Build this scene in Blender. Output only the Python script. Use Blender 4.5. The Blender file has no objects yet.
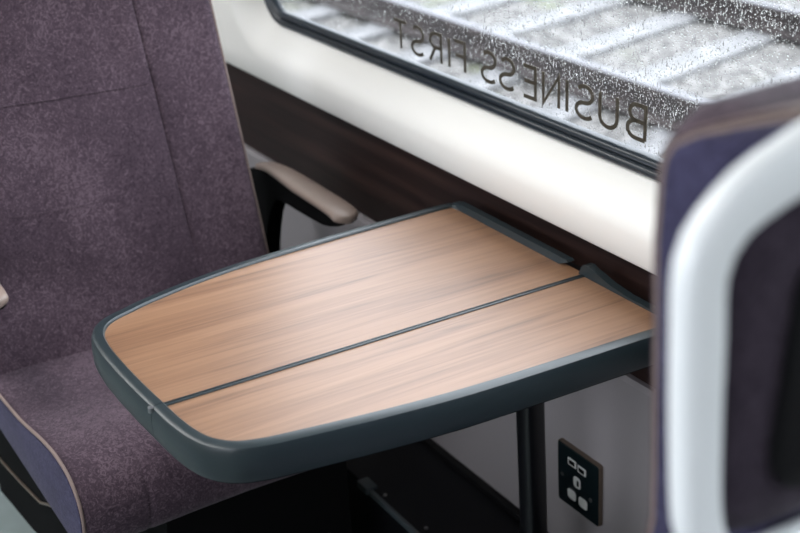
import bpy, bmesh, math, random
import numpy as np
from mathutils import Vector, Matrix

random.seed(7)
rng = np.random.default_rng(11)
SC = bpy.context.scene
COL = SC.collection


# ------------------------------------------------------------------ helpers
def lin(c):
    c = c / 255.0
    return c / 12.92 if c <= 0.04045 else ((c + 0.055) / 1.055) ** 2.4


def rgb(r, g, b):
    return (lin(r), lin(g), lin(b), 1.0)


class NT:
    def __init__(self, name):
        self.m = bpy.data.materials.new(name)
        self.m.use_nodes = True
        self.t = self.m.node_tree
        self.t.nodes.clear()
        self.out = self.n('ShaderNodeOutputMaterial')

    def n(self, typ, **kw):
        nd = self.t.nodes.new(typ)
        for k, v in kw.items():
            if k.startswith('i_'):
                nd.inputs[k[2:].replace('_', ' ')].default_value = v
            else:
                setattr(nd, k, v)
        return nd

    def l(self, a, b):
        self.t.links.new(a, b)

    def surf(self, s):
        self.l(s, self.out.inputs['Surface'])
        return self.m


def ramp(nt, fac, stops):
    r = nt.n('ShaderNodeValToRGB')
    els = r.color_ramp.elements
    while len(els) < len(stops):
        els.new(0.5)
    for e, (p, c) in zip(els, stops):
        e.position = p
        e.color = c
    nt.l(fac, r.inputs['Fac'])
    return r.outputs['Color']


def mat_plain(name, col, rough=0.5, metal=0.0, bump=0.0, bscale=400, var=0.0, spec=0.5):
    nt = NT(name)
    p = nt.n('ShaderNodeBsdfPrincipled')
    p.inputs['Base Color'].default_value = col
    p.inputs['Roughness'].default_value = rough
    p.inputs['Metallic'].default_value = metal
    p.inputs['Specular IOR Level'].default_value = spec
    tc = nt.n('ShaderNodeTexCoord')
    if var:
        nz = nt.n('ShaderNodeTexNoise', i_Scale=9.0, i_Detail=4.0)
        nt.l(tc.outputs['Object'], nz.inputs['Vector'])
        a = tuple(max(0, c * (1 - var)) for c in col[:3]) + (1,)
        b = tuple(min(1, c * (1 + var)) for c in col[:3]) + (1,)
        nt.l(ramp(nt, nz.outputs['Fac'], [(0.35, a), (0.65, b)]), p.inputs['Base Color'])
    if bump:
        nz = nt.n('ShaderNodeTexNoise', i_Scale=float(bscale), i_Detail=2.0)
        nt.l(tc.outputs['Object'], nz.inputs['Vector'])
        bp = nt.n('ShaderNodeBump', i_Strength=bump, i_Distance=0.001)
        nt.l(nz.outputs['Fac'], bp.inputs['Height'])
        nt.l(bp.outputs['Normal'], p.inputs['Normal'])
    return nt.surf(p.outputs['BSDF'])


def mat_fabric(name, dark, mid, light, stretch=(1, 1, 1)):
    nt = NT(name)
    tc = nt.n('ShaderNodeTexCoord')
    mp = nt.n('ShaderNodeMapping')
    mp.inputs['Scale'].default_value = stretch
    nt.l(tc.outputs['Object'], mp.inputs['Vector'])
    v = mp.outputs['Vector']
    n1 = nt.n('ShaderNodeTexNoise', i_Scale=110.0, i_Detail=5.0, i_Roughness=0.65, i_Distortion=2.2)
    n2 = nt.n('ShaderNodeTexNoise', i_Scale=7.0, i_Detail=2.0)
    n3 = nt.n('ShaderNodeTexNoise', i_Scale=520.0, i_Detail=2.0)
    for q in (n1, n2, n3):
        nt.l(v, q.inputs['Vector'])
    a = nt.n('ShaderNodeMath', operation='MULTIPLY_ADD')
    nt.l(n2.outputs['Fac'], a.inputs[0]); a.inputs[1].default_value = 0.35
    nt.l(n1.outputs['Fac'], a.inputs[2])
    b = nt.n('ShaderNodeMath', operation='MULTIPLY_ADD')
    nt.l(n3.outputs['Fac'], b.inputs[0]); b.inputs[1].default_value = 0.35
    nt.l(a.outputs[0], b.inputs[2])
    c = ramp(nt, b.outputs[0], [(0.66, dark), (0.86, mid), (1.0, light)])
    p = nt.n('ShaderNodeBsdfPrincipled', i_Roughness=0.95)
    p.inputs['Specular IOR Level'].default_value = 0.15
    p.inputs['Sheen Weight'].default_value = 0.07
    p.inputs['Sheen Roughness'].default_value = 0.4
    nt.l(c, p.inputs['Base Color'])
    bp = nt.n('ShaderNodeBump', i_Strength=0.45, i_Distance=0.0012)
    nt.l(b.outputs[0], bp.inputs['Height'])
    nt.l(bp.outputs['Normal'], p.inputs['Normal'])
    return nt.surf(p.outputs['BSDF'])


def mat_wood(name, axis, stops, scale, rough, spec=0.45, coat=0.0, off=(0, 0, 0)):
    """streaky grain running along one axis"""
    nt = NT(name)
    tc = nt.n('ShaderNodeTexCoord')
    outs = []
    for (across, along, det, dist) in scale:
        mp = nt.n('ShaderNodeMapping')
        s = [across] * 3
        s[axis] = along
        mp.inputs['Scale'].default_value = s
        mp.inputs['Location'].default_value = off
        nt.l(tc.outputs['Object'], mp.inputs['Vector'])
        nz = nt.n('ShaderNodeTexNoise', i_Scale=1.0, i_Detail=det, i_Roughness=0.6, i_Distortion=dist)
        nt.l(mp.outputs['Vector'], nz.inputs['Vector'])
        outs.append(nz.outputs['Fac'])
    a = nt.n('ShaderNodeMath', operation='MULTIPLY_ADD')
    nt.l(outs[1], a.inputs[0]); a.inputs[1].default_value = 0.6
    nt.l(outs[0], a.inputs[2])
    b = nt.n('ShaderNodeMath', operation='MULTIPLY')
    nt.l(a.outputs[0], b.inputs[0]); b.inputs[1].default_value = 1 / 1.6
    c = ramp(nt, b.outputs[0], stops)
    p = nt.n('ShaderNodeBsdfPrincipled', i_Roughness=rough)
    p.inputs['Specular IOR Level'].default_value = spec
    p.inputs['Coat Weight'].default_value = coat
    p.inputs['Coat Roughness'].default_value = 0.3
    nt.l(c, p.inputs['Base Color'])
    return nt.surf(p.outputs['BSDF'])


def obj(name, verts, faces, mat, parent=None, smooth=True, kind=None, angle=40):
    """one mesh object; vertices given in world coordinates, stored relative to the thing's Empty"""
    me = bpy.data.meshes.new(name)
    org = Vector((0, 0, 0))
    q = parent
    while q is not None:
        org += q.location
        q = q.parent
    v = np.asarray(verts, dtype=float)
    if parent is None:
        org = Vector(((v[:, 0].min() + v[:, 0].max()) / 2, (v[:, 1].min() + v[:, 1].max()) / 2, v[:, 2].min()))
    v = v - np.array(org)
    me.from_pydata(v.tolist(), [], [list(f) for f in faces])
    bm = bmesh.new(); bm.from_mesh(me)
    bmesh.ops.recalc_face_normals(bm, faces=bm.faces)
    for f in bm.faces:
        f.smooth = smooth
    if smooth:
        for e in bm.edges:
            if len(e.link_faces) == 2 and e.calc_face_angle(0) > math.radians(angle):
                e.smooth = False
    bm.to_mesh(me); bm.free()
    me.materials.append(mat)
    o = bpy.data.objects.new(name, me)
    COL.objects.link(o)
    if parent is not None:
        o.parent = parent
    else:
        o.location = org
    if kind:
        o['kind'] = kind
    return o


def thing(name, label, cat, loc, group=None, kind=None):
    o = bpy.data.objects.new(name, None)
    COL.objects.link(o)
    o.location = loc
    o.empty_display_size = 0.05
    tag(o, label, cat, group, kind)
    return o


def tag(o, label=None, cat=None, group=None, kind=None):
    if label: o['label'] = label
    if cat: o['category'] = cat
    if group: o['group'] = group
    if kind: o['kind'] = kind
    return o


def loft(loops, closed=True, cap0=True, cap1=True):
    n = len(loops[0])
    V = [tuple(p) for L in loops for p in L]
    F = []
    for i in range(len(loops) - 1):
        for j in range(n if closed else n - 1):
            k = (j + 1) % n
            F.append((i * n + j, i * n + k, (i + 1) * n + k, (i + 1) * n + j))
    if cap0: F.append(tuple(range(n - 1, -1, -1)))
    if cap1: F.append(tuple(range((len(loops) - 1) * n, len(loops) * n)))
    return V, F


class MB:
    def __init__(self):
        self.V = []; self.F = []

    def add(self, vf):
        o = len(self.V)
        self.V += [tuple(v) for v in vf[0]]
        self.F += [tuple(i + o for i in f) for f in vf[1]]
        return self

    def box(self, x0, x1, y0, y1, z0, z1, b=0.0):
        return self.add(box(x0, x1, y0, y1, z0, z1, b))


def box(x0, x1, y0, y1, z0, z1, b=0.0, seg=2):
    bm = bmesh.new()
    bmesh.ops.create_cube(bm, size=1.0)
    for v in bm.verts:
        v.co = Vector((x0 + (v.co.x + .5) * (x1 - x0), y0 + (v.co.y + .5) * (y1 - y0), z0 + (v.co.z + .5) * (z1 - z0)))
    if b > 0:
        bmesh.ops.bevel(bm, geom=list(bm.edges), offset=b, segments=seg, profile=0.5, affect='EDGES')
    bm.verts.index_update()
    V = [tuple(v.co) for v in bm.verts]
    F = [tuple(v.index for v in f.verts) for f in bm.faces]
    bm.free()
    return V, F


def tube(pts, r, n=8, closed=False, flat=None):
    """round tube through points; flat=(axis vector, factor) squashes it"""
    P = [Vector(p) for p in pts]
    loops = []
    m = len(P)
    prev = None
    for i in range(m):
        a = P[i - 1] if (i > 0 or closed) else P[i]
        b = P[(i + 1) % m] if (i < m - 1 or closed) else P[i]
        t = (b - a).normalized()
        if prev is None:
            u = t.cross(Vector((0.31, 0.2, 0.93)))
            if u.length < 1e-3: u = t.cross(Vector((1, 0, 0)))
        else:
            u = prev - t * prev.dot(t)
        u.normalize(); prev = u
        w = t.cross(u)
        rr = r[i] if isinstance(r, (list, tuple)) else r
        loops.append([tuple(P[i] + (u * math.cos(k * 2 * math.pi / n) + w * math.sin(k * 2 * math.pi / n)) * rr) for k in range(n)])
    if closed:
        loops.append(loops[0])
        V, F = loft(loops, True, False, False)
        k = len(loops) - 1
        N = k * n
        F = [tuple(i % N for i in f) for f in F]
        return V[:N], F
    return loft(loops)


def cat(pts, k=6, closed=False):
    """Catmull-Rom resample"""
    P = [np.array(p, float) for p in pts]
    m = len(P)
    out = []
    for i in range(m if closed else m - 1):
        p1, p2 = P[i], P[(i + 1) % m]
        p0 = P[i - 1] if (i > 0 or closed) else 2 * p1 - p2
        p3 = P[(i + 2) % m] if (i + 2 < m or closed) else 2 * p2 - p1
        for j in range(k):
            t = j / k
            out.append(0.5 * ((2 * p1) + (p2 - p0) * t + (2 * p0 - 5 * p1 + 4 * p2 - p3) * t * t + (3 * p1 - p0 - 3 * p2 + p3) * t ** 3))
    if not closed: out.append(P[-1])
    return [tuple(p) for p in out]


def resample(pts, n, closed=False):
    P = np.array(list(pts) + ([pts[0]] if closed else []), float)
    d = np.r_[0, np.cumsum(np.linalg.norm(np.diff(P, axis=0), axis=1))]
    s = np.linspace(0, d[-1], n + 1)[:-1] if closed else np.linspace(0, d[-1], n)
    return [tuple(np.interp(s, d, P[:, k]) for k in range(P.shape[1])) for s in s] if False else \
        [tuple(float(np.interp(q, d, P[:, k])) for k in range(P.shape[1])) for q in s]


# ------------------------------------------------------------------ materials
M = {}
M['seat'] = mat_fabric('purple_moquette', rgb(52, 42, 50), rgb(72, 59, 68), rgb(98, 83, 92))
M['side'] = mat_fabric('blue_purple_side_cloth', rgb(44, 42, 62), rgb(55, 53, 77), rgb(68, 66, 91))
M['backcloth'] = mat_fabric('dark_purple_back_cloth', rgb(38, 31, 40), rgb(50, 42, 53), rgb(66, 57, 68))
M['piping'] = mat_plain('taupe_piping', rgb(124, 107, 101), 0.7, bump=0.2, bscale=900)
M['shell'] = mat_plain('white_seat_plastic', rgb(238, 241, 243), 0.3)
M['white'] = mat_plain('white_wall_plastic', rgb(240, 238, 233), 0.42)
M['grey_wall'] = mat_plain('pale_grey_wall', rgb(143, 138, 140), 0.5, bump=0.12, bscale=700)
M['black'] = mat_plain('black_plastic', rgb(13, 13, 15), 0.55, spec=0.2)
M['pan'] = mat_plain('matt_black_pan', rgb(10, 10, 11), 0.85, spec=0.08)
M['blackmetal'] = mat_plain('black_coated_metal', rgb(14, 15, 18), 0.28)
M['slate'] = mat_plain('slate_rim_plastic', rgb(34, 44, 48), 0.3, bump=0.08, bscale=1200)
M['taupe'] = mat_plain('taupe_arm_pad', rgb(138, 122, 113), 0.36)
M['rubber'] = mat_plain('black_window_rubber', rgb(22, 32, 40), 0.3)
M['steel'] = mat_plain('dull_steel', rgb(150, 150, 152), 0.35, 1.0)
M['plate'] = mat_plain('black_nickel_plate', rgb(30, 44, 48), 0.3, 0.6)
M['platerim'] = mat_plain('bronze_plate_edge', rgb(132, 118, 104), 0.35, 0.8)
M['insert'] = mat_plain('white_socket_insert', rgb(205, 205, 202), 0.4)
M['floor'] = mat_plain('grey_green_floor', rgb(120, 132, 132), 0.6, var=0.12, bump=0.2)
M['duct'] = mat_plain('dark_heater_metal', rgb(11, 12, 16), 0.5, spec=0.2)
M['ductedge'] = mat_plain('slate_heater_edge', rgb(66, 76, 80), 0.4)
M['letter'] = mat_plain('olive_black_vinyl', rgb(70, 63, 52), 0.6)
M['ceiling'] = mat_plain('ceiling_white', rgb(225, 225, 222), 0.6)
M['wood'] = mat_wood('walnut_laminate', 1,
                     [(0.30, rgb(90, 63, 46)), (0.42, rgb(120, 87, 64)), (0.52, rgb(132, 98, 73)), (0.68, rgb(143, 108, 82))],
                     [(46, 2.6, 3.0, 0.6), (210, 5.0, 3.0, 0.2)], 0.35, 0.55)
M['wood2'] = mat_wood('walnut_laminate_flap', 1,
                      [(0.30, rgb(92, 65, 48)), (0.42, rgb(122, 89, 66)), (0.52, rgb(135, 101, 76)), (0.68, rgb(146, 111, 85))],
                      [(46, 2.6, 3.0, 0.6), (210, 5.0, 3.0, 0.2)], 0.35, 0.55, off=(3.1, 1.7, 0))
M['wenge'] = mat_wood('dark_wenge_panel', 0,
                      [(0.3, rgb(20, 14, 13)), (0.5, rgb(38, 26, 24)), (0.7, rgb(54, 37, 33))],
                      [(40, 2.0, 3.0, 0.4), (160, 4.0, 3.0, 0.2)], 0.42, 0.25)


def mat_pane():
    nt = NT('window_glass')
    tr = nt.n('ShaderNodeBsdfTransparent'); tr.inputs['Color'].default_value = (0.93, 0.95, 0.95, 1)
    gl = nt.n('ShaderNodeBsdfGlossy', i_Roughness=0.02)
    fr = nt.n('ShaderNodeLayerWeight', i_Blend=0.07)
    mx = nt.n('ShaderNodeMixShader')
    nt.l(fr.outputs[0], mx.inputs[0]); nt.l(tr.outputs[0], mx.inputs[1]); nt.l(gl.outputs[0], mx.inputs[2])
    return nt.surf(mx.outputs[0])


def mat_drop():
    nt = NT('rain_water')
    g = nt.n('ShaderNodeBsdfGlass', i_Roughness=0.0, i_IOR=1.33)
    return nt.surf(g.outputs[0])


def mat_emit(name, col, s):
    nt = NT(name)
    e = nt.n('ShaderNodeEmission', i_Strength=s)
    e.inputs['Color'].default_value = col
    return nt.surf(e.outputs[0])


def mat_ballast(name, stops, s1=9.0, moss=0.0):
    nt = NT(name)
    tc = nt.n('ShaderNodeTexCoord')
    vo = nt.n('ShaderNodeTexVoronoi', i_Scale=s1 * 2.2)
    nz = nt.n('ShaderNodeTexNoise', i_Scale=1.6, i_Detail=3.0)
    nt.l(tc.outputs['Object'], vo.inputs['Vector']); nt.l(tc.outputs['Object'], nz.inputs['Vector'])
    sp = nt.n('ShaderNodeSeparateColor')
    nt.l(vo.outputs['Color'], sp.inputs[0])
    c = ramp(nt, sp.outputs[0], stops)
    mx = nt.n('ShaderNodeMix', data_type='RGBA')
    r = ramp(nt, nz.outputs['Fac'], [(0.56, (0, 0, 0, 1)), (0.70, (moss,) * 3 + (1,))])
    nt.l(r, mx.inputs['Factor'])
    nt.l(c, mx.inputs['A'])
    mx.inputs['B'].default_value = rgb(70, 76, 50)
    p = nt.n('ShaderNodeBsdfPrincipled', i_Roughness=0.75)
    nt.l(mx.outputs['Result'], p.inputs['Base Color'])
    bp = nt.n('ShaderNodeBump', i_Strength=0.6, i_Distance=0.03)
    nt.l(vo.outputs['Distance'], bp.inputs['Height'])
    nt.l(bp.outputs['Normal'], p.inputs['Normal'])
    return nt.surf(p.outputs['BSDF'])


M['pane'] = mat_pane()
M['drop'] = mat_drop()
M['lamp'] = mat_emit('lamp_diffuser', (1.0, 0.995, 0.98, 1), 8.5)
M['ballast'] = mat_ballast('track_ballast', [(0.0, rgb(40, 38, 36)), (0.5, rgb(76, 74, 72)), (1.0, rgb(107, 105, 103))], moss=0.8)
M['rail'] = mat_plain('rusty_rail', rgb(28, 20, 19), 0.8, var=0.35)
M['railhead'] = mat_plain('worn_rail_head', rgb(88, 88, 93), 0.5, 0.1)
M['sleeper'] = mat_plain('pale_concrete', rgb(87, 87, 88), 0.6, var=0.35)
M['leaf'] = mat_plain('weed_green', rgb(58, 96, 66), 0.6, var=0.4)

# ------------------------------------------------------------------ setting
X0, X1 = -3.4, 2.0
YA = -1.75                 # aisle-side outer wall
ZC = 2.18


def wy(z, y0=1.02):        # the body side leans: outwards towards the floor
    return y0 + 0.093 * (0.585 - z)


obj('floor', *box(X0 - .05, X1 + .05, YA - .1, 1.2, -0.06, 0.0), M['floor'], smooth=False, kind='structure')
obj('ceiling', *box(X0 - .05, X1 + .05, YA - .1, 1.15, ZC, ZC + 0.05), M['ceiling'], smooth=False, kind='structure')
for nm, xa, xb in (('wall_far_end', X0 - .06, X0), ('wall_near_end', X1, X1 + .06)):
    obj(nm, *box(xa, xb, YA - .02, 1.1, 0, ZC), M['grey_wall'], smooth=False, kind='structure')
# lower side wall under the dark band
prof = [(wy(0), 0.0), (wy(0.30), 0.30), (wy(0.575), 0.575), (wy(0.575) + 0.003, 0.583), (wy(0.585) + 0.03, 0.586), (1.10, 0.585), (1.16, 0.0)]
obj('wall_window', *loft([[(x, y, z) for y, z in prof] for x in np.linspace(X0, X1, 12)]), M['grey_wall'], kind='structure', angle=25)
# dark wood band
prof = [(1.031, 0.583), (1.029, 0.765), (1.06, 0.765), (1.075, 0.583)]
obj('trim_1', *loft([[(x, y, z) for y, z in prof] for x in (X0, X1)]), M['wenge'], smooth=False, kind='structure')


# window wall: flat white panel with a rounded window recess, as loops of rounded rectangles
def rrect(x0, x1, z0, z1, r, n=10):
    P = []
    for (cx, cz, a0) in ((x1 - r, z0 + r, -90), (x1 - r, z1 - r, 0), (x0 + r, z1 - r, 90), (x0 + r, z0 + r, 180)):
        for k in range(n + 1):
            a = math.radians(a0 + 90 * k / n)
            P.append((cx + r * math.cos(a), cz + r * math.sin(a)))
    return P


LEAN = 0.07
GX0, GX1, GZ0, GZ1, GR = -2.012, 0.55, 0.857, 1.62, 0.07      # outer line of the rubber seal


def wloop(off, y, rr=None, sharp=None):
    if sharp:
        L = rrect(*sharp, 0.0005)
    else:
        L = rrect(GX0 - off, GX1 + off, GZ0 - off, GZ1 + off, (GR + off) if rr is None else rr)
    return [(x, y - LEAN * (z - GZ0), z) for x, z in L]


win = thing('window_1', None, None, (-0.7, 1.0, 0.757), kind='structure')
zb = 0.757
loops = [wloop(0, 1.035, sharp=(X0, X1, zb - .004, ZC)), wloop(0, 1.000, sharp=(X0, X1, zb - .002, ZC)),
         wloop(0, 0.996, sharp=(X0 + .002, X1 - .002, zb + 0.002, ZC - .004)),
         wloop(0.062, 0.994), wloop(0.056, 0.9945), wloop(0.050, 0.9965), wloop(0.043, 1.0005), wloop(0.036, 1.006), wloop(0.003, 1.039), wloop(-0.001, 1.046), wloop(-0.002, 1.06)]
V, F = loft(loops, True, False, False)
obj('surround', V, F, M['white'], win, angle=50)
loops = [wloop(-0.0005, 1.052), wloop(-0.001, 1.041), wloop(-0.004, 1.037), wloop(-0.009, 1.0375), wloop(-0.012, 1.042),
         wloop(-0.0135, 1.0435), wloop(-0.015, 1.042), wloop(-0.018, 1.0385), wloop(-0.023, 1.040), wloop(-0.026, 1.046), wloop(-0.0265, 1.056)]
obj('rubber_seal', *loft(loops, True, False, False), M['rubber'], win, angle=60)
gy = 1.054


def gl(x, z, dy=0.0):
    return (x, gy + dy - LEAN * (z - GZ0), z)


o = -0.018
pl_ = [gl(x, z) for x, z in rrect(GX0 - o, GX1 + o, GZ0 - o, GZ1 + o, GR + o)]
pane = obj('glass_pane', pl_, [tuple(range(len(pl_) - 1, -1, -1))], M['pane'], win, smooth=False)


# lettering stuck on the outside of the pane, read from the platform: B at +X running to -X
def arc(cx, cz, rx, rz, a0, a1, n=10):
    return [(cx + rx * math.cos(math.radians(a0 + (a1 - a0) * k / n)), cz + rz * math.sin(math.radians(a0 + (a1 - a0) * k / n))) for k in range(n + 1)]


S_ = arc(.33, .74, .27, .26, 35, 270, 12)[:-1] + arc(.33, .24, .30, .24, 90, -145, 12)
GLY = {
    'B': [[(.06, 0), (.06, 1), (.3, 1)] + arc(.34, .76, .22, .24, 90, -90, 8) + [(.06, .52)], [(.30, .52)] + arc(.36, .26, .26, .26, 90, -90, 8) + [(.06, 0)]],
    'U': [[(.05, 1), (.05, .3)] + arc(.34, .3, .29, .30, 180, 360, 10) + [(.63, 1)]],
    'S': [S_],
    'I': [[(.1, 0), (.1, 1)]],
    'N': [[(.06, 0), (.06, 1), (.64, 0), (.64, 1)]],
    'E': [[(.52, 1), (.06, 1), (.06, 0), (.52, 0)], [(.06, .52), (.48, .52)]],
    'F': [[(.52, 1), (.06, 1), (.06, 0)], [(.06, .52), (.48, .52)]],
    'R': [[(.06, 0), (.06, 1), (.3, 1)] + arc(.32, .75, .25, .25, 90, -90, 8) + [(.06, .5)], [(.34, .5), (.60, 0)]],
    'T': [[(.0, 1), (.62, 1)], [(.31, 1), (.31, 0)]],
}
CW = {'B': .62, 'U': .68, 'S': .64, 'I': .2, 'N': .7, 'E': .54, 'F': .54, 'R': .62, 'T': .62}


def ribbon(path, w, y_of):
    """flat strip of width w along a 2-D path with mitred joints, 0.4 mm thick"""
    P = []
    for p in path:
        if not P or np.linalg.norm(np.array(p, float) - P[-1]) > 1e-5:
            P.append(np.array(p, float))
    L, R = [], []
    for i, p in enumerate(P):
        d0 = (P[i] - P[i - 1]) if i > 0 else (P[i + 1] - P[i])
        d1 = (P[i + 1] - P[i]) if i < len(P) - 1 else d0
        d0 = d0 / np.linalg.norm(d0); d1 = d1 / np.linalg.norm(d1)
        n0 = np.array([-d0[1], d0[0]]); n1 = np.array([-d1[1], d1[0]])
        m = n0 + n1
        m = m / max(np.linalg.norm(m), 1e-6)
        s = min(1 / max(m.dot(n0), .35), 2.2)
        L.append(p + m * w / 2 * s); R.append(p - m * w / 2 * s)
    k = len(P)
    V = [y_of(*q, 0.0004) for q in L] + [y_of(*q, 0.0004) for q in R] + [y_of(*q, 0.0010) for q in L] + [y_of(*q, 0.0010) for q in R]
    F = []
    for i in range(k - 1):
        F += [(i, i + 1, k + i + 1, k + i), (2 * k + i, 3 * k + i, 3 * k + i + 1, 2 * k + i + 1),
              (i, 2 * k + i, 2 * k + i + 1, i + 1), (k + i, k + i + 1, 3 * k + i + 1, 3 * k + i)]
    F += [(0, k, 3 * k, 2 * k), (k - 1, 3 * k - 1, 4 * k - 1, 2 * k - 1)]
    return V, F


LH = 0.0445
LX = [-1.027, -1.080, -1.125, -1.161, -1.194, -1.239, -1.289, -1.332, -1.403, -1.431, -1.466, -1.514, -1.563]
for ch, cx in zip('BUSINESSFIRST', LX):
    mb = MB()
    w = CW[ch]
    sc_ = LH * 1.26
    for pth in GLY[ch]:
        mb.add(ribbon([(cx + (w / 2 - px) * sc_, 0.8970 + pz * LH) for px, pz in pth], 0.0058, lambda x, z, d: gl(x, z, d)))
    obj('letter', mb.V, mb.F, M['letter'], pane, smooth=False)

# raindrops on the outside of the pane
mb = MB()
NA = 6
rows = [(0.0, 1.0), (0.62, 0.72)]
dv, df = [], []
for k in range(88000):
    x = rng.uniform(-2.02, -0.45); z = rng.uniform(0.868, 1.22) if k < 74000 else rng.uniform(1.22, 1.58)
    if x < -1.35 and rng.random() < 0.6: continue
    hh = rng.uniform(.25, .6)
    r = 0.00036 + 0.0007 * rng.random() ** 3.0 + (0.0006 if rng.random() < 0.03 else 0)
    el = 1.0 + rng.random() * 0.35
    if rng.random() < 0.2: el = rng.uniform(2.0, 4.5)
    b = len(dv)
    ph = rng.random()
    for (h, s) in rows:
        for a in range(NA):
            t = 2 * math.pi * (a + ph) / NA
            dv.append(gl(x + r * s * math.cos(t), z + r * el * s * math.sin(t), 0.0004 + h * r * hh))
    dv.append(gl(x, z, 0.0004 + r * hh))
    for a in range(NA):
        q = (a + 1) % NA
        df.append((b + a, b + q, b + NA + q, b + NA + a))
        df.append((b + NA + a, b + NA + q, b + 2 * NA))
    df.append(tuple(b + a for a in range(NA - 1, -1, -1)))
rd = obj('raindrops', dv, df, M['drop'], None, angle=80)
tag(rd, 'clear raindrops scattered over the outside of the window glass', 'raindrops', kind='stuff')

# opposite side wall with its own windows (behind the camera), unseen openings added or closed off to steer the daylight
mb = MB()
mb.box(X0, X1, YA - .06, YA, 0, 0.86).box(X0, X1, YA - .06, YA, 1.66, ZC)
for xa, xb in ((X0, -3.25), (-1.9, -0.75), (1.7, X1)):
    mb.box(xa, xb, YA - .06, YA, 0.86, 1.66)
obj('wall_aisle', mb.V, mb.F, M['white'], smooth=False, kind='structure')

# ceiling lamps
for lx, lb in ((-2.7, 'long ceiling lamp panel behind the facing purple seat'), (-1.25, 'long ceiling lamp panel over the wood topped table')):
    lt = thing('ceiling_lamp', lb, 'lamp', (lx, -0.15, ZC - 0.03), group=None)
    mb = MB()
    for a in ((lx - .64, lx + .64, -.36, -.33), (lx - .64, lx + .64, .03, .06), (lx - .64, lx - .61, -.33, .03), (lx + .61, lx + .64, -.33, .03)):
        mb.box(*a, ZC - 0.03, ZC)
    obj('frame', mb.V, mb.F, M['ceiling'], lt, smooth=False)
    obj('diffuser', *box(lx - .61, lx + .61, -.33, .03, ZC - 0.02, ZC), M['lamp'], lt, smooth=False)

# ------------------------------------------------------------------ fold-down table
TZ = 0.72
GXm = -1.0355               # hinge groove
table = thing('table', 'wood topped table with slate grey rim and centre hinge line, fixed below the window', 'table', (-1.09, 1.0, 0.0))
near = [(-0.856, 0.999), (-0.8605, 0.93), (-0.865, 0.80), (-0.871, 0.68), (-0.883, 0.575), (-0.8975, 0.483), (-0.905, 0.446), (-0.917, 0.418), (-0.938, 0.3985),
        (-0.965, 0.3885), (-1.0, 0.3835), (-1.036, 0.3815)]
far = [(-1.036, 0.3815), (-1.08, 0.3795), (-1.135, 0.3785), (-1.185, 0.380), (-1.222, 0.386), (-1.247, 0.3995), (-1.263, 0.420), (-1.273, 0.445), (-1.285, 0.478),
       (-1.305, 0.555), (-1.319, 0.644), (-1.331, 0.80), (-1.3375, 0.93), (-1.339, 0.975), (-1.334, 0.992), (-1.318, 0.999), (-1.28, 1.001), (-1.18, 1.001), (-1.04, 1.001)]
near_s, far_s = cat(near, 5), cat(far, 5)
near_w = near_s                                             # ends at the wall
SEC = [(.0168, .7158), (.0162, .7195), (.0145, .7212), (.0058, .7212), (.0022, .7192), (.0005, .7145), (.0, .704), (.001, .686), (.004, .6775), (.010, .6745), (.0168, .6745)]


def inward(P, toward=(-1.09, 0.72)):
    N = []
    for i in range(len(P)):
        a = np.array(P[max(i - 1, 0)]); b = np.array(P[min(i + 1, len(P) - 1)])
        d = (b - a) / np.linalg.norm(b - a)
        n = np.array([-d[1], d[0]])
        N.append(n)
    # consistent side: choose by the middle point
    m = len(P) // 2
    if np.dot(N[m], np.array(toward) - np.array(P[m])) < 0:
        N = [-n for n in N]
    return N


def sweep(P, sec):
    N = inward(P)
    return loft([[(P[i][0] + N[i][0] * o_, P[i][1] + N[i][1] * o_, z) for o_, z in sec] for i in range(len(P))])


def clip_rim(P, xc, keep):
    return [p for p in P if (p[0] > xc if keep > 0 else p[0] < xc)]


fp = [(GXm - .0004, 0.3815)] + [p for p in clip_rim(far_s, GXm - .001, -1)]
npn = [p for p in clip_rim(near_s, GXm + .001, 1)] + [(GXm + .0004, 0.3815)]
# far leaf rim: stop the raised rim short of the groove on the wall side
fr = [p for p in fp if not (p[1] > 0.99 and p[0] > -1.088)]
obj('rim', *sweep(fr, SEC), M['slate'], table)
obj('rim', *sweep(npn, SEC), M['slate'], table)


def leaf(P, zt, zb_, off=0.0164):
    N = inward(P)
    L = [(p[0] + n[0] * off, p[1] + n[1] * off) for p, n in zip(P, N)]
    return L


# wood panels (slightly below the rim) -- closed outlines
Lf = leaf(fr, 0, 0)[1:]
Lf = [p for p in Lf if p[0] < GXm - 0.003 and not (p[1] > .9845 and p[0] > -1.2)]
outl = [(GXm - 0.0035, Lf[0][1])] + Lf + [(-1.086, 0.992), (GXm - 0.0035, 0.992)]
obj('tabletop', *loft([[(x, y, z) for x, y in outl] for z in (0.690, 0.7178)]), M['wood'], table, angle=30)
Ln = [p for p in leaf(npn, 0, 0) if p[0] > GXm + 0.003 and p[1] < .985]
outl = Ln + [(GXm + 0.0035, Ln[-1][1]), (GXm + 0.0035, 0.990), (Ln[0][0], 0.990)]
obj('tabletop', *loft([[(x, y, z) for x, y in outl] for z in (0.690, 0.7178)]), M['wood2'], table, angle=30)
# undertray
Uf = leaf(fp, 0, 0, 0.010)[::3] + leaf([p for p in near_s if p[0] > GXm + 0.0006], 0, 0, 0.010)[::3]
obj('underside', *loft([[(x, y, z) for x, y in Uf] for z in (0.672, 0.6895)]), M['black'], table, angle=30)
# hinge strip in the groove: two dark ridges
sec = [(-.0033, .706), (-.0033, .7184), (-.0026, .7196), (-.0008, .7196), (-.0003, .7176), (.0003, .7176), (.0008, .7196), (.0026, .7196), (.0033, .7184), (.0033, .706)]
obj('hinge_strip', *loft([[(GXm + x, y, z) for x, z in sec] for y in (0.397, 0.60, 0.80, 0.9915)]), M['slate'], table, angle=60)
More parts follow.
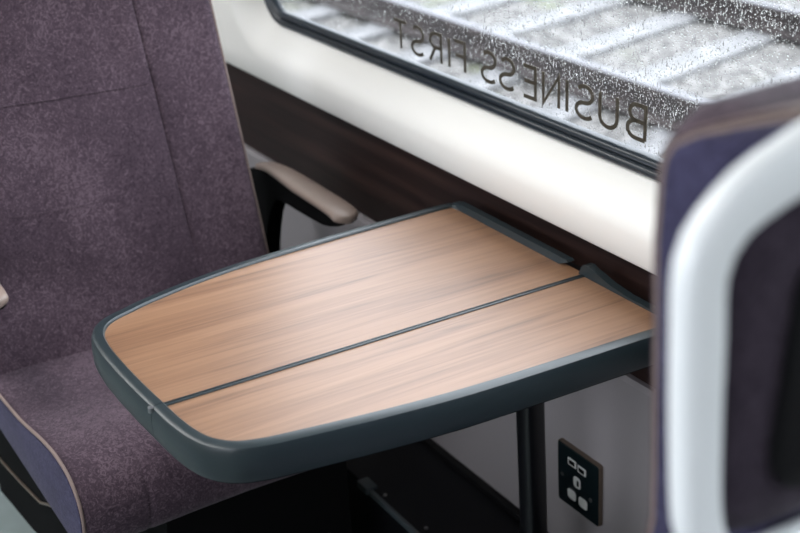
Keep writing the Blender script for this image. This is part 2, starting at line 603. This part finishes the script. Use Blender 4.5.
# small notch plug where the hinge meets the rim
obj('hinge_cap', *tube([(GXm, 0.3822, 0.7145), (GXm, 0.3822, 0.7205)], 0.0035, 10), M['steel'], table)
# wall side upstands
pol = [(-1.325, 0.716), (-1.085, 0.716), (-1.066, 0.7255), (-1.07, 0.7275), (-1.31, 0.7275), (-1.325, 0.724)]
obj('rear_upstand', *loft([[(x, 0.9835 + (0.002 if z > .72 else 0), z) for x, z in pol], [(x, 0.9975, z) for x, z in pol]]), M['slate'], table, angle=25)
pol = [(-1.044, 0.700), (-1.0435, 0.722), (-1.039, 0.7335), (-1.034, 0.7372), (-1.027, 0.7380), (-1.019, 0.7350), (-0.985, 0.7275), (-0.955, 0.7240), (-0.862, 0.7235), (-0.860, 0.700)]
obj('hinge_fin', *loft([[(x, 0.987, z) for x, z in pol], [(x, 0.985, z - (.003 if z > .71 else 0)) for x, z in pol], [(x, 0.9975, z - (.003 if z > .71 else 0)) for x, z in pol], [(x, 0.996, z) for x, z in pol]][1:3]), M['slate'], table, angle=25)
# wall bracket behind the table edge
obj('wall_bracket', *box(-1.30, -0.875, 0.9985, 1.0305, 0.676, 0.700, 0.003), M['black'], table)
# leg, leaning like the wall
lg = []
for z in (0.2008, 0.3, 0.45, 0.674):
    cy = 0.905 + 0.10 * (0.53 - z); cx = -1.03 - 0.0
    lg.append([(cx + 0.0165 * math.copysign(abs(math.cos(t)) ** .55, math.cos(t)), cy + 0.0165 * math.copysign(abs(math.sin(t)) ** .55, math.sin(t)), z) for t in np.linspace(0, 2 * math.pi, 24, endpoint=False)])
obj('leg', *loft(lg), M['blackmetal'], table, angle=50)
obj('leg_socket', *box(-1.058, -1.002, 0.862, 0.918, 0.655, 0.6725, 0.004), M['black'], table)
obj('support_arm', *box(-1.24, -0.97, 0.60, 0.63, 0.650, 0.6725, 0.003), M['black'], table)


# ------------------------------------------------------------------ seats
def half_outline(w_at, ztop, zbot, r, nz=26, nc=8, nt=6):
    """right half (y - yc >= 0) from bottom centre to top centre, as (dy, z)"""
    P = [(0.0, zbot), (w_at(zbot) * .5, zbot), (w_at(zbot) - .02, zbot)]
    zs = np.linspace(zbot + .02, ztop - r, nz)
    P += [(w_at(z), z) for z in zs]
    wt = w_at(ztop - r)
    for k in range(1, nc + 1):
        a = math.radians(90 * k / nc)
        P.append((wt - r + r * math.cos(a), ztop - r + r * math.sin(a)))
    for k in range(1, nt + 1):
        P.append(((wt - r) * (1 - k / nt), ztop + 0.004 * (k / nt)))
    return P


YC = 0.60


def full(P):
    return P + [(-y, z) for y, z in P[-2:0:-1]]


def sstep(t):
    t = min(1.0, max(0.0, t))
    return t * t * (3 - 2 * t)


def make_seat(mirror, label, sname, frame_vis):
    def X(x):
        return x if not mirror else -2.168 - x

    def sh(x, z):                          # recline below z = 1.0
        return x - 0.19 * max(0.0, (1.0 if mirror else .96) - z) - (0.03 * max(0.0, z - 1.0) if mirror else 0)

    def pt(x, dy, z):
        return (X(sh(x, z)), YC + dy, z)

    seat = thing('train_seat', label, 'seat', (X(-0.75), YC, 0.0))
    if mirror:
        w = lambda z: 0.258 - 0.100 * (max(z, .5) - 0.554) - .07 * sstep((.455 - z) / .05)
    else:
        w = lambda z: 0.182 - 0.12 * max(0.0, 1.15 - z) + 0.070 * sstep((0.92 - z) / .15) + 0.02 * sstep((.8 - z) / .3) if z > .5 else .195
    ZT, ZB = (1.219 if mirror else 1.216), 0.25
    RC = 0.042 if not mirror else .06

    def offset_half(_, d):
        return half_outline(lambda z: w(z) - d, ZT - d, ZB + d, max(.014, RC - d))

    H = offset_half(None, 0.0)

    EX = -0.389

    def ring(x, d):
        out = []
        for y, z in full(offset_half(H, d)):
            top = (0.022 + .044 * sstep((.185 - abs(y)) / .045)) * sstep((z - 1.185) / .026)
            if x < -.372:
                q = x + top * min(1.0, max(0.0, (x - (EX - .0095)) / .0095))
            else:
                q = max(x, EX + .004 + top)
            out.append(pt(q, y, z))
        return out

    # backrest front cushion: rounded edge, stitched groove, centre field
    x_e = EX
    seq = [(x_e + .006, .006), (x_e + .001, .0015), (x_e - .001, .001), (x_e - .0035, .0025), (x_e - .0075, .006), (x_e - .0095, .012), (x_e - .0108, .021), (x_e - .011, .034), (x_e - .011, .06), (x_e - .011, .10),
           (x_e - .0105, .122), (x_e - .0095, .1285), (x_e - .0065, .1305), (x_e - .0095, .1325), (x_e - .011, .139)]
    if not mirror:
        seq = [(x, min(d, .11 + .3 * (d - .11)) if d > .11 else d) for x, d in seq]
    loops = [ring(x, d) for x, d in seq]
    # the stitched groove shows only on the window side; smooth it away on the aisle side
    flat = seq[-1][0]
    for li in (11, 12, 13):
        Hh = full(offset_half(H, seq[li][1]))
        loops[li] = [p if q[0] > 0.02 and q[1] > .58 else pt(flat + (p[0] - p[0]), q[0], q[1]) for p, q in zip(loops[li], Hh)]
    band = loops[:4]
    loops = loops[3:]
    V, F = loft(loops, True, False, False)
    base = (len(loops) - 1) * len(loops[0])
    n = len(loops[0])
    hf = len(H)
    # centre field as rows from the right half point to its mirror
    inner = full(offset_half(H, seq[-1][1]))
    K = 8
    idx = {}
    for i in range(hf):
        j = (n - i) % n
        for k in range(K + 1):
            t = k / K
            if i in (0, hf - 1):
                idx[i, k] = base + i
                continue
            if k == 0: idx[i, k] = base + i
            elif k == K: idx[i, k] = base + j
            else:
                y = inner[i][0] * (1 - 2 * t); z = inner[i][1]
                s = 1 - (1 - 2 * t) ** 4
                bump = 0.010 * math.exp(-((z - .70) / .13) ** 2) - 0.006 * math.exp(-((z - .93) / .07) ** 2)
                idx[i, k] = len(V)
                V.append(pt(seq[-1][0] - bump * s, y, z))
    for i in range(hf - 1):
        for k in range(K):
            q = []
            for a in (idx[i, k], idx[i + 1, k], idx[i + 1, k + 1], idx[i, k + 1]):
                if a not in q: q.append(a)
            if len(q) >= 3: F.append(tuple(q))
    back = obj('backrest', V, F, M['seat'], seat, angle=70)
    # horizontal seam across the centre field
    zsm = 0.852
    ws = w(zsm) - .133
    sm = [pt(seq[-1][0] + 0.0002 - 0.002 * (1 - t ** 4), ws * t - (.05 * (1 - t) / 2), zsm) for t in np.linspace(-1, 1, 13)]
    obj('seam', *tube(sm, 0.0007, 6), M['seat'], back)
    zsm = 0.690
    ws = w(zsm) - .133
    sm = [pt(seq[-1][0] + 0.0002 - 0.010 * math.exp(-((zsm - .70) / .13) ** 2) * (1 - t ** 4), ws * t - (.05 * (1 - t) / 2), zsm) for t in np.linspace(-1, 1, 25)]
    obj('seam', *tube(sm, 0.0008, 6), M['seat'], back)
    # piping round the edge of the cushion
    obj('edge_band', *loft(band, True, False, False), M['piping'], back, angle=70)
    obj('seam', *tube(ring(x_e - .0022, .0013), 0.0010, 6, closed=True), M['seat'], back)
    obj('piping', *tube(ring(x_e + .0005, -.0012 if mirror else .0012), 0.0027 if mirror else 0.0019, 8, closed=True), M['piping'], back)
    # side gusset behind the piping
    loops = [ring(x_e + .003, .0015), ring(x_e + .002, .0), ring(x_e + .03, -.0015), ring(-.322, -.002), ring(-.312, .004), ring(-.310, .03)]
    obj('side_gusset', *loft(loops, True, False, True), M['side'], seat, angle=60)
    # white shell ring at the back
    if frame_vis:
        OUT = [(0.413, 0.700), (0.402, 0.85), (0.366, 0.995), (0.353, 1.045), (0.3435, 1.104), (0.338, 1.147), (0.3355, 1.171), (0.337, 1.189), (0.3475, 1.204), (0.366, 1.219), (0.388, 1.2275), (0.410, 1.2345), (0.45, 1.242), (0.52, 1.248), (0.60, 1.250)]
        OUT = [(0.600, 0.975), (0.52, 0.976), (0.44, 0.979), (0.395, 0.988), (0.370, 1.004), (0.3605, 1.025)] + OUT[3:]
        INN = [(0.600, 1.005), (0.52, 1.006), (0.44, 1.008), (0.413, 1.013), (0.396, 1.025), (0.3875, 1.046), (0.380, 1.092), (0.3745, 1.137), (0.371, 1.158), (0.371, 1.170), (0.378, 1.182), (0.398, 1.1885), (0.43, 1.194), (0.52, 1.202), (0.60, 1.204)]
        oc, ic = resample(cat(OUT, 6), 60), resample(cat(INN, 6), 60)

        # pair points by nearest direction along the ring
        def mir(L): return L + [(2 * YC - y, z) for y, z in L[-2:0:-1]]
        oc, ic = mir(oc), mir(ic)
        m = len(oc)
        loops = []
        for (yo, zo), (yi, zi) in zip(oc, ic):
            c = np.array((YC + ((yo + yi) / 2 - YC) * 1.007, (zo + zi) / 2)); h = np.array(((yo - yi) / 2, (zo - zi) / 2)) * 0.75
            L = []
            for t in np.linspace(0, 2 * math.pi, 20, endpoint=False):
                cc, ss = math.cos(t), math.sin(t)
                a = math.copysign(abs(cc) ** .7, cc); b = math.copysign(abs(ss) ** .7, ss)
                q = c + h * a
                L.append((X(-0.300 + 0.008 * b), q[0], q[1]))
            loops.append(L)
        loops.append(loops[0])
        V, F = loft(loops, True, False, False)
        N = m * 20
        obj('shell_frame', V[:N], [tuple(i % N for i in f) for f in F], M['shell'], seat, angle=60)
        # padded cloth panel inside the frame and the dark recess in its middle
        pts = [(y, z) for y, z in ic]
        def shrink(L, f): return [(YC + (y - YC) * f, 1.105 + (z - 1.105) * f) for y, z in L]
        loops = [[(X(-.310), y, z) for y, z in shrink(pts, 1.02)], [(X(-.306), y, z) for y, z in shrink(pts, 0.99)], [(X(-.3015), y, z) for y, z in shrink(pts, 0.95)], [(X(-.301), y, z) for y, z in shrink(pts, 0.80)]]
        obj('back_panel', *loft(loops), M['backcloth'], seat, angle=60)
        rr = rrect(0.417, 0.783, 1.032, 1.172, 0.03, 6)
        loops = [[(X(-.303), y, z) for y, z in rr], [(X(-.297), y, z) for y, z in rr], [(X(-.2955), YC + (y - YC) * .985, 1.1 + (z - 1.1) * .96) for y, z in rr]]
        obj('pocket_cover', *loft(loops), M['black'], seat, angle=40)
    # lower back shell
    lo = []
    zmax = 0.985 if frame_vis else 1.20
    for z in np.linspace(0.36, zmax, 10):
        hw = w(z) - .012
        L = []
        for t in np.linspace(0, 2 * math.pi, 28, endpoint=False):
            cc, ss = math.cos(t), math.sin(t)
            L.append(pt(-0.298 + 0.0135 * math.copysign(abs(cc) ** .5, cc), hw * math.copysign(abs(ss) ** .4, ss), z))
        lo.append(L)
    obj('back_shell', *loft(lo), M['shell' if frame_vis else 'black'], seat, angle=60)

    # seat cushion: side profile lofted across
    A = [(-1.70, .452), (-1.66, .456), (-1.60, .459), (-1.55, .464), (-1.50, .470), (-1.46, .478), (-1.42, .487), (-1.38, .4945), (-1.345, .498), (-1.315, .497), (-1.292, .492), (-1.272, .480), (-1.259, .463), (-1.2535, .440), (-1.258, .41), (-1.27, .39), (-1.29, .380)]
    top = cat(A, 3)
    bot = [(-1.40, .382), (-1.50, .384), (-1.60, .386), (-1.70, .388)]
    prof = top + bot
    def SX(x): return x if mirror else -2.168 - x + .13
    cxm, czm = -1.47, .43
    def shr(d):
        out = []
        for i, (x, z) in enumerate(prof):
            a = np.array(prof[i - 1]); b = np.array(prof[(i + 1) % len(prof)])
            t = (b - a) / max(np.linalg.norm(b - a), 1e-6)
            out.append((x + t[1] * d, z - t[0] * d))
        return out
    # sign of the offset: make it shrink
    sg = 1 if shr(.01)[len(top) // 2][1] < top[len(top) // 2][1] else -1
    y0, y1 = 0.357, 0.843
    lo = []
    ys = [(y0 + .001, .009), (y0 + .0015, .004), (y0 + .005, .001), (y0 + .014, 0), (y0 + .05, -.002), (y0 + .086, -.003), (y0 + .0905, -.0024), (y0 + .0925, -.0014), (y0 + .0945, -.0024), (y0 + .10, -.003), (YC - .07, -.001), (YC, .000), (YC + .07, -.001)]
    ys = ys + [(2 * YC - y, d) for y, d in ys[9::-1]]
    for y, d in ys:
        lo.append([(SX(x), y, z) for x, z in shr(sg * d)])
    cu = obj('seat_cushion', *loft(lo), M['seat'], seat, angle=60)
    for yy, s in ((y0, 1), (y1, -1)):
        obj('piping', *tube([(SX(x), yy + s * .002, z) for x, z in shr(sg * 0.0005)[2:len(top)]], 0.0024, 8), M['piping'], cu)
        L0 = [(SX(x), yy + s * .004, z) for x, z in shr(sg * .004)]
        L1 = [(SX(x), yy - s * .0005, z) for x, z in shr(sg * .0045)]
        L2 = [(SX(x), yy - s * .0015, z) for x, z in shr(sg * .010)]
        obj('side_panel', *loft([L0, L1, L2]), M['side'], cu, angle=60)
    # black seat pan, its side rail and the pedestal
    pan = [(-1.76, .386), (-1.30, .378), (-1.325, .36), (-1.40, .300), (-1.46, .262), (-1.57, .225), (-1.76, .188)]
    obj('seat_pan', *loft([[(SX(x), y, z) for x, z in pan] for y in (.372, .828)]), M['pan'], seat, smooth=False)
    obj('pan_edge', *tube([(SX(x), .3705, z) for x, z in [(-1.73, .272), (-1.60, .298), (-1.50, .3215), (-1.455, .345), (-1.425, .359)]], 0.0022, 6), M['platerim'], seat)
    ped = [(-1.70, .30), (-1.34, .36), (-1.30, 0.02), (-1.30, 0.0), (-1.72, 0.0), (-1.72, .02)]
    obj('pedestal', *loft([[(SX(x), y, z) for x, z in ped] for y in (.50, .80)]), M['pan'], seat, smooth=False)
    return seat, X, SX


seatA, XA, SXA = make_seat(True, 'purple cloth train seat facing the table, seen from the front beyond it', 'far', False)
seatB, XB, SXB = make_seat(False, 'purple train seat seen from behind, with a white frame round its back', 'near', True)


# armrests: swept pad on a black body
def armrest(seat, SX, yc, tipdz=0.0):
    C = [(-1.83, .640), (-1.79, .650), (-1.74, .653), (-1.68, .651), (-1.62, .650), (-1.57, .649), (-1.542, .646), (-1.525, .640)]
    C = cat(C, 4)
    m = len(C)
    lo = []
    for i, (x, z) in enumerate(C):
        s = i / (m - 1)
        hw = 0.011 + 0.014 * min(1, s / .45) ** .8
        if s > .9: hw *= math.sqrt(max(0.05, 1 - ((s - .9) / .105) ** 2))
        th = 0.007
        L = []
        for t in np.linspace(0, 2 * math.pi, 16, endpoint=False):
            cc, ss = math.cos(t), math.sin(t)
            L.append((SX(x), yc + hw * math.copysign(abs(cc) ** .6, cc), z + th * math.copysign(abs(ss) ** .7, ss)))
        lo.append(L)
    a = obj('armrest', *loft([[(x, y, z) for x, y, z in L] for L in lo]), M['taupe'], seat, angle=60)
    # black body: blade under the pad sweeping down into the seat side
    up = cat([(-1.84, .636), (-1.79, .645), (-1.72, .647), (-1.63, .645), (-1.56, .643), (-1.528, .637)], 4)
    dn = cat([(-1.84, .40), (-1.80, .42), (-1.788, .575), (-1.75, .606), (-1.66, .611), (-1.58, .615), (-1.536, .628)], 4)
    dn = resample(dn, len(up))
    lo = [[(SX(u[0]), yc - .019, u[1]), (SX(d[0]), yc - .015, d[1]), (SX(d[0]), yc + .015, d[1]), (SX(u[0]), yc + .019, u[1])] for u, d in zip(up, dn)]
    obj('arm_body', *loft(lo), M['pan'], a, angle=50)
    return a


armrest(seatA, SXA, 0.925)
armrest(seatA, SXA, 0.352)
armrest(seatB, SXB, 0.925)

# ------------------------------------------------------------------ power socket on the lower wall
PX0, PX1, PZ0, PZ1 = -1.107, -1.017, 0.303, 0.4125
sock = thing('power_socket', 'dark square power socket with two USB ports on the grey wall under the table', 'socket', (-1.062, wy(.303), PZ0))


def sy(z, d):                       # point on the leaning wall, d metres proud of it
    return wy(z) - d


def slab(x0, x1, z0, z1, d0, d1, r, n=5, inset=0.0):
    L = rrect(x0, x1, z0, z1, r, n)
    cx, cz = (x0 + x1) / 2, (z0 + z1) / 2
    lo = [[(x, sy(z, d0), z) for x, z in L], [(x, sy(z, d1 - inset), z) for x, z in L]]
    if inset:
        fx = 1 - 2 * inset / (x1 - x0); fz = 1 - 2 * inset / (z1 - z0)
        lo.append([(cx + (x - cx) * fx, sy(z, d1), cz + (z - cz) * fz) for x, z in L])
    return loft(lo)


obj('plate_edge', *slab(PX0, PX1, PZ0, PZ1, 0.0003, 0.0075, 0.004), M['platerim'], sock, angle=40)
obj('faceplate', *slab(PX0 + .001, PX1 - .001, PZ0 + .001, PZ1 - .0015, 0.0035, 0.0090, 0.0035, inset=.001), M['plate'], sock, angle=40)


def sp(u, v):                       # plate fractions -> wall x, z
    return PX0 + u * (PX1 - PX0), PZ1 - v * (PZ1 - PZ0)


for (u, v) in ((.37, .225), (.605, .245)):
    x, z = sp(u, v)
    f = obj('usb_port', *slab(x - .0092, x + .0092, z - .0066, z + .0066, 0.007, 0.0098, 0.0015, inset=.0005), M['insert'], sock, angle=40)
    obj('usb_slot', *slab(x - .006, x + .006, z - .0036, z + .0036, 0.0090, 0.0101, 0.0006), M['black'], f, angle=40)
for (u, v, hw, hh, slot) in ((.49, .50, .0080, .0100, True), (.36, .765, .0095, .0090, False), (.635, .775, .0095, .0090, False)):
    x, z = sp(u, v)
    f = obj('pin_hole_insert', *slab(x - hw, x + hw, z - hh, z + hh, 0.007, 0.0098, 0.0055, inset=.0005), M['insert'], sock, angle=40)
    if slot:
        obj('switch_mark', *slab(x + .0005, x + .0045, z - .005, z + .005, 0.0090, 0.0101, 0.0012), M['plate'], f, angle=40)
for (u, v) in ((.13, .52), (.82, .62)):
    x, z = sp(u, v)
    obj('screw', *tube([(x, sy(z, .008), z), (x, sy(z, .0101), z)], .0035, 10), M['steel'], sock)

# ------------------------------------------------------------------ heater duct along the wall foot
duct = thing('heater_duct', 'black heater duct along the foot of the grey wall below the table', 'heater', (-0.9, 0.96, 0.0))
obj('casing', *loft([[(x, y, z) for y, z in ((.888, 0), (.884, .195), (.888, .2), (wy(.2) - .001, .2), (wy(0) - .001, 0))] for x in (X0 + .05, -1.5, 0, X1 - .05)]), M['duct'], duct, angle=20)
obj('back_ledge', *box(X0 + .05, X1 - .05, wy(.21) - .014, wy(.21) - .001, .2, .2105, .001), M['black'], duct)
obj('edge_strip', *box(-1.405, -0.40, .8815, .8895, .193, .2025, .001), M['ductedge'], duct)
obj('end_block', *box(-1.432, -1.40, .878, .900, .192, .206, .002), M['ductedge'], duct)
for x, y in ((-1.376, .899), (-1.265, .905)):
    obj('screw', *tube([(x, y, .199), (x, y, .2025)], .0032, 10), M['steel'], duct)

# ------------------------------------------------------------------ outside: the next track
RZ = -0.15
RH = 0.15
ZG = RZ - RH - 0.10
obj('ground', *box(-22, 9, 1.35, 16, ZG - .2, ZG), M['ballast'], smooth=False, kind='structure')
# ballast shoulder piled up between the rails to sleeper level
pr = [(2.4, ZG - .02), (3.1, ZG + .06), (7.4, ZG + .06), (8.4, ZG - .02)]
bb = []
for x in np.linspace(-20, 4, 50):
    bb.append([(x, y + rng.normal() * .01, z + rng.normal() * .004) for y, z in cat(pr, 8)])
obj('track_bed', *loft(bb, closed=False, cap0=False, cap1=False), M['ballast'], kind='structure')
rp = [(-.075, 0), (-.075, .012), (-.015, .03), (-.011, .10), (-.037, .112), (-.037, .145), (-.03, .15), (.03, .15), (.037, .145), (.037, .112), (.011, .10), (.015, .03), (.075, .012), (.075, 0)]
for yy, lb in ((3.935, 'rusty rail with a shiny head nearer the window'), (5.73, 'rusty rail with a shiny head farther from the window')):
    rt = thing('rail', lb, 'rail', (-6, yy, RZ - RH))
    obj('rail_body', *loft([[(x, yy + a, RZ - RH + b) for a, b in rp] for x in (-20, -8, 4)]), M['rail'], rt, angle=30)
    obj('rail_head', *box(-20, 4, yy - .032, yy + .034, RZ - .0005, RZ + .002), M['railhead'], rt, smooth=False)
    # wide rusty base plates would sit under the rail at each sleeper; here they are parts of the rail
sl = None
i = 0
for x in np.arange(-14.0, 2.0, 0.60):
    if not (-11 < x < -1.5): continue
    if sl is None:
        sl = obj('sleeper', *loft([[(x - .13, y, z0), (x + .13, y, z0), (x + .10, y, z1), (x - .10, y, z1)] for y, z0, z1 in ((3.45, ZG, ZG + .095), (4.3, ZG, ZG + .098), (5.3, ZG, ZG + .098), (6.35, ZG, ZG + .095))]), M['sleeper'], None, smooth=False)
        s = sl
        base_x = x
    else:
        s = sl.copy(); COL.objects.link(s)
        s.location.x = sl.location.x + (x - base_x)
    s.rotation_euler.z = math.radians(14)
    tag(s, 'pale concrete sleeper lying in the ballast under the two rails', 'sleeper', 'concrete sleepers of the next track')

# ------------------------------------------------------------------ light
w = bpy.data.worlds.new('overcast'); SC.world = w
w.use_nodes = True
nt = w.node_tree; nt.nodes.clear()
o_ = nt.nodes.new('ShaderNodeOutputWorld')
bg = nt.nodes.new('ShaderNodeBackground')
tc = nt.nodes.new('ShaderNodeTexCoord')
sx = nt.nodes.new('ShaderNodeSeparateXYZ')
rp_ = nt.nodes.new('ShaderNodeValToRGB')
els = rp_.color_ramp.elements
els[0].position = 0.0; els[0].color = (0.16, 0.18, 0.17, 1)          # low sky darkened like an unseen tree line, added to darken the raindrops
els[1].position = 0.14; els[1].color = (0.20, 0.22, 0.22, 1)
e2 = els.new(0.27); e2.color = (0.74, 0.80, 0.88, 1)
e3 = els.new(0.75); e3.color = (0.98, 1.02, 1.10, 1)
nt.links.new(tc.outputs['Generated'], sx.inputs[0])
# the added dimming stays beyond the next track; aisle side kept bright for the interior
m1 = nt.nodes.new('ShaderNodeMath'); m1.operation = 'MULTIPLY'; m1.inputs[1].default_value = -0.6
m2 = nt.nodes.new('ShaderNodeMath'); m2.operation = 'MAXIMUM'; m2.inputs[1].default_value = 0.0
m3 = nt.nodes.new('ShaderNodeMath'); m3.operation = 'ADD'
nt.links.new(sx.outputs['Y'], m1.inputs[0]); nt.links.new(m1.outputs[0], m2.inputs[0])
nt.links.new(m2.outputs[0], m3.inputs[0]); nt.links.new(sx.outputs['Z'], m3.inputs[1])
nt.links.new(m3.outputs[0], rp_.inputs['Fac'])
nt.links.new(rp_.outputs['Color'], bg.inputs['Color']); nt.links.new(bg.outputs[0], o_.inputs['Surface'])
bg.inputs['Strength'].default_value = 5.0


def portal(name, loc, rot, sx_, sy_):
    L = bpy.data.lights.new(name, 'AREA'); L.shape = 'RECTANGLE'; L.size = sx_; L.size_y = sy_
    L.cycles.is_portal = True
    ob = bpy.data.objects.new(name, L); COL.objects.link(ob)
    ob.location = loc; ob.rotation_euler = rot


portal('portal_window', (-0.72, 1.12, 1.24), (math.radians(-90), 0, 0), 2.6, 0.8)
portal('portal_aisle_far', (-2.575, YA - 0.08, 1.26), (math.radians(90), 0, 0), 1.4, 0.8)
portal('portal_aisle_side', (0.475, YA - 0.08, 1.26), (math.radians(90), 0, 0), 2.5, 0.8)

# ------------------------------------------------------------------ camera
P = np.array([400, 266.5]); VX = np.array([-478, -288.]); VY = np.array([2350, -270.])
fpx = math.sqrt(-np.dot(VX - P, VY - P))
def nrm(v): return v / np.linalg.norm(v)
mx = nrm(np.array([*(VX - P), fpx])); yv = nrm(np.array([*(VY - P), fpx]))
Xc = -mx; Yc = yv - mx * np.dot(mx, yv); Yc = nrm(Yc); Zc = np.cross(Xc, Yc)
R = np.array([Xc, Yc, Zc])              # world <- camera (x right, y down, z forward)
right, down, fwd = R[:, 0], R[:, 1], R[:, 2]
cam = bpy.data.cameras.new('camera')
co = bpy.data.objects.new('camera', cam); COL.objects.link(co)
mt = Matrix.Identity(4)
for r_ in range(3):
    mt[r_][0] = right[r_]; mt[r_][1] = -down[r_]; mt[r_][2] = -fwd[r_]
mt[0][3], mt[1][3], mt[2][3] = 0.0, 0.0, 1.38
co.matrix_world = mt
cam.sensor_fit = 'HORIZONTAL'; cam.sensor_width = 36.0
cam.lens = fpx * 36.0 / 800.0
cam.clip_start = 0.02; cam.clip_end = 200
cam.dof.use_dof = True
cam.dof.focus_distance = 1.42
cam.dof.aperture_fstop = 5.0
SC.camera = co

SC.view_settings.view_transform = 'Standard'
SC.view_settings.look = 'None'
SC.view_settings.gamma = 1.0
SC.view_settings.use_curve_mapping = False
SC.view_settings.exposure = 0.44
SC.cycles.use_denoising = True
SC.cycles.max_bounces = 10
SC.cycles.transparent_max_bounces = 12
SC.cycles.sample_clamp_indirect = 6.0
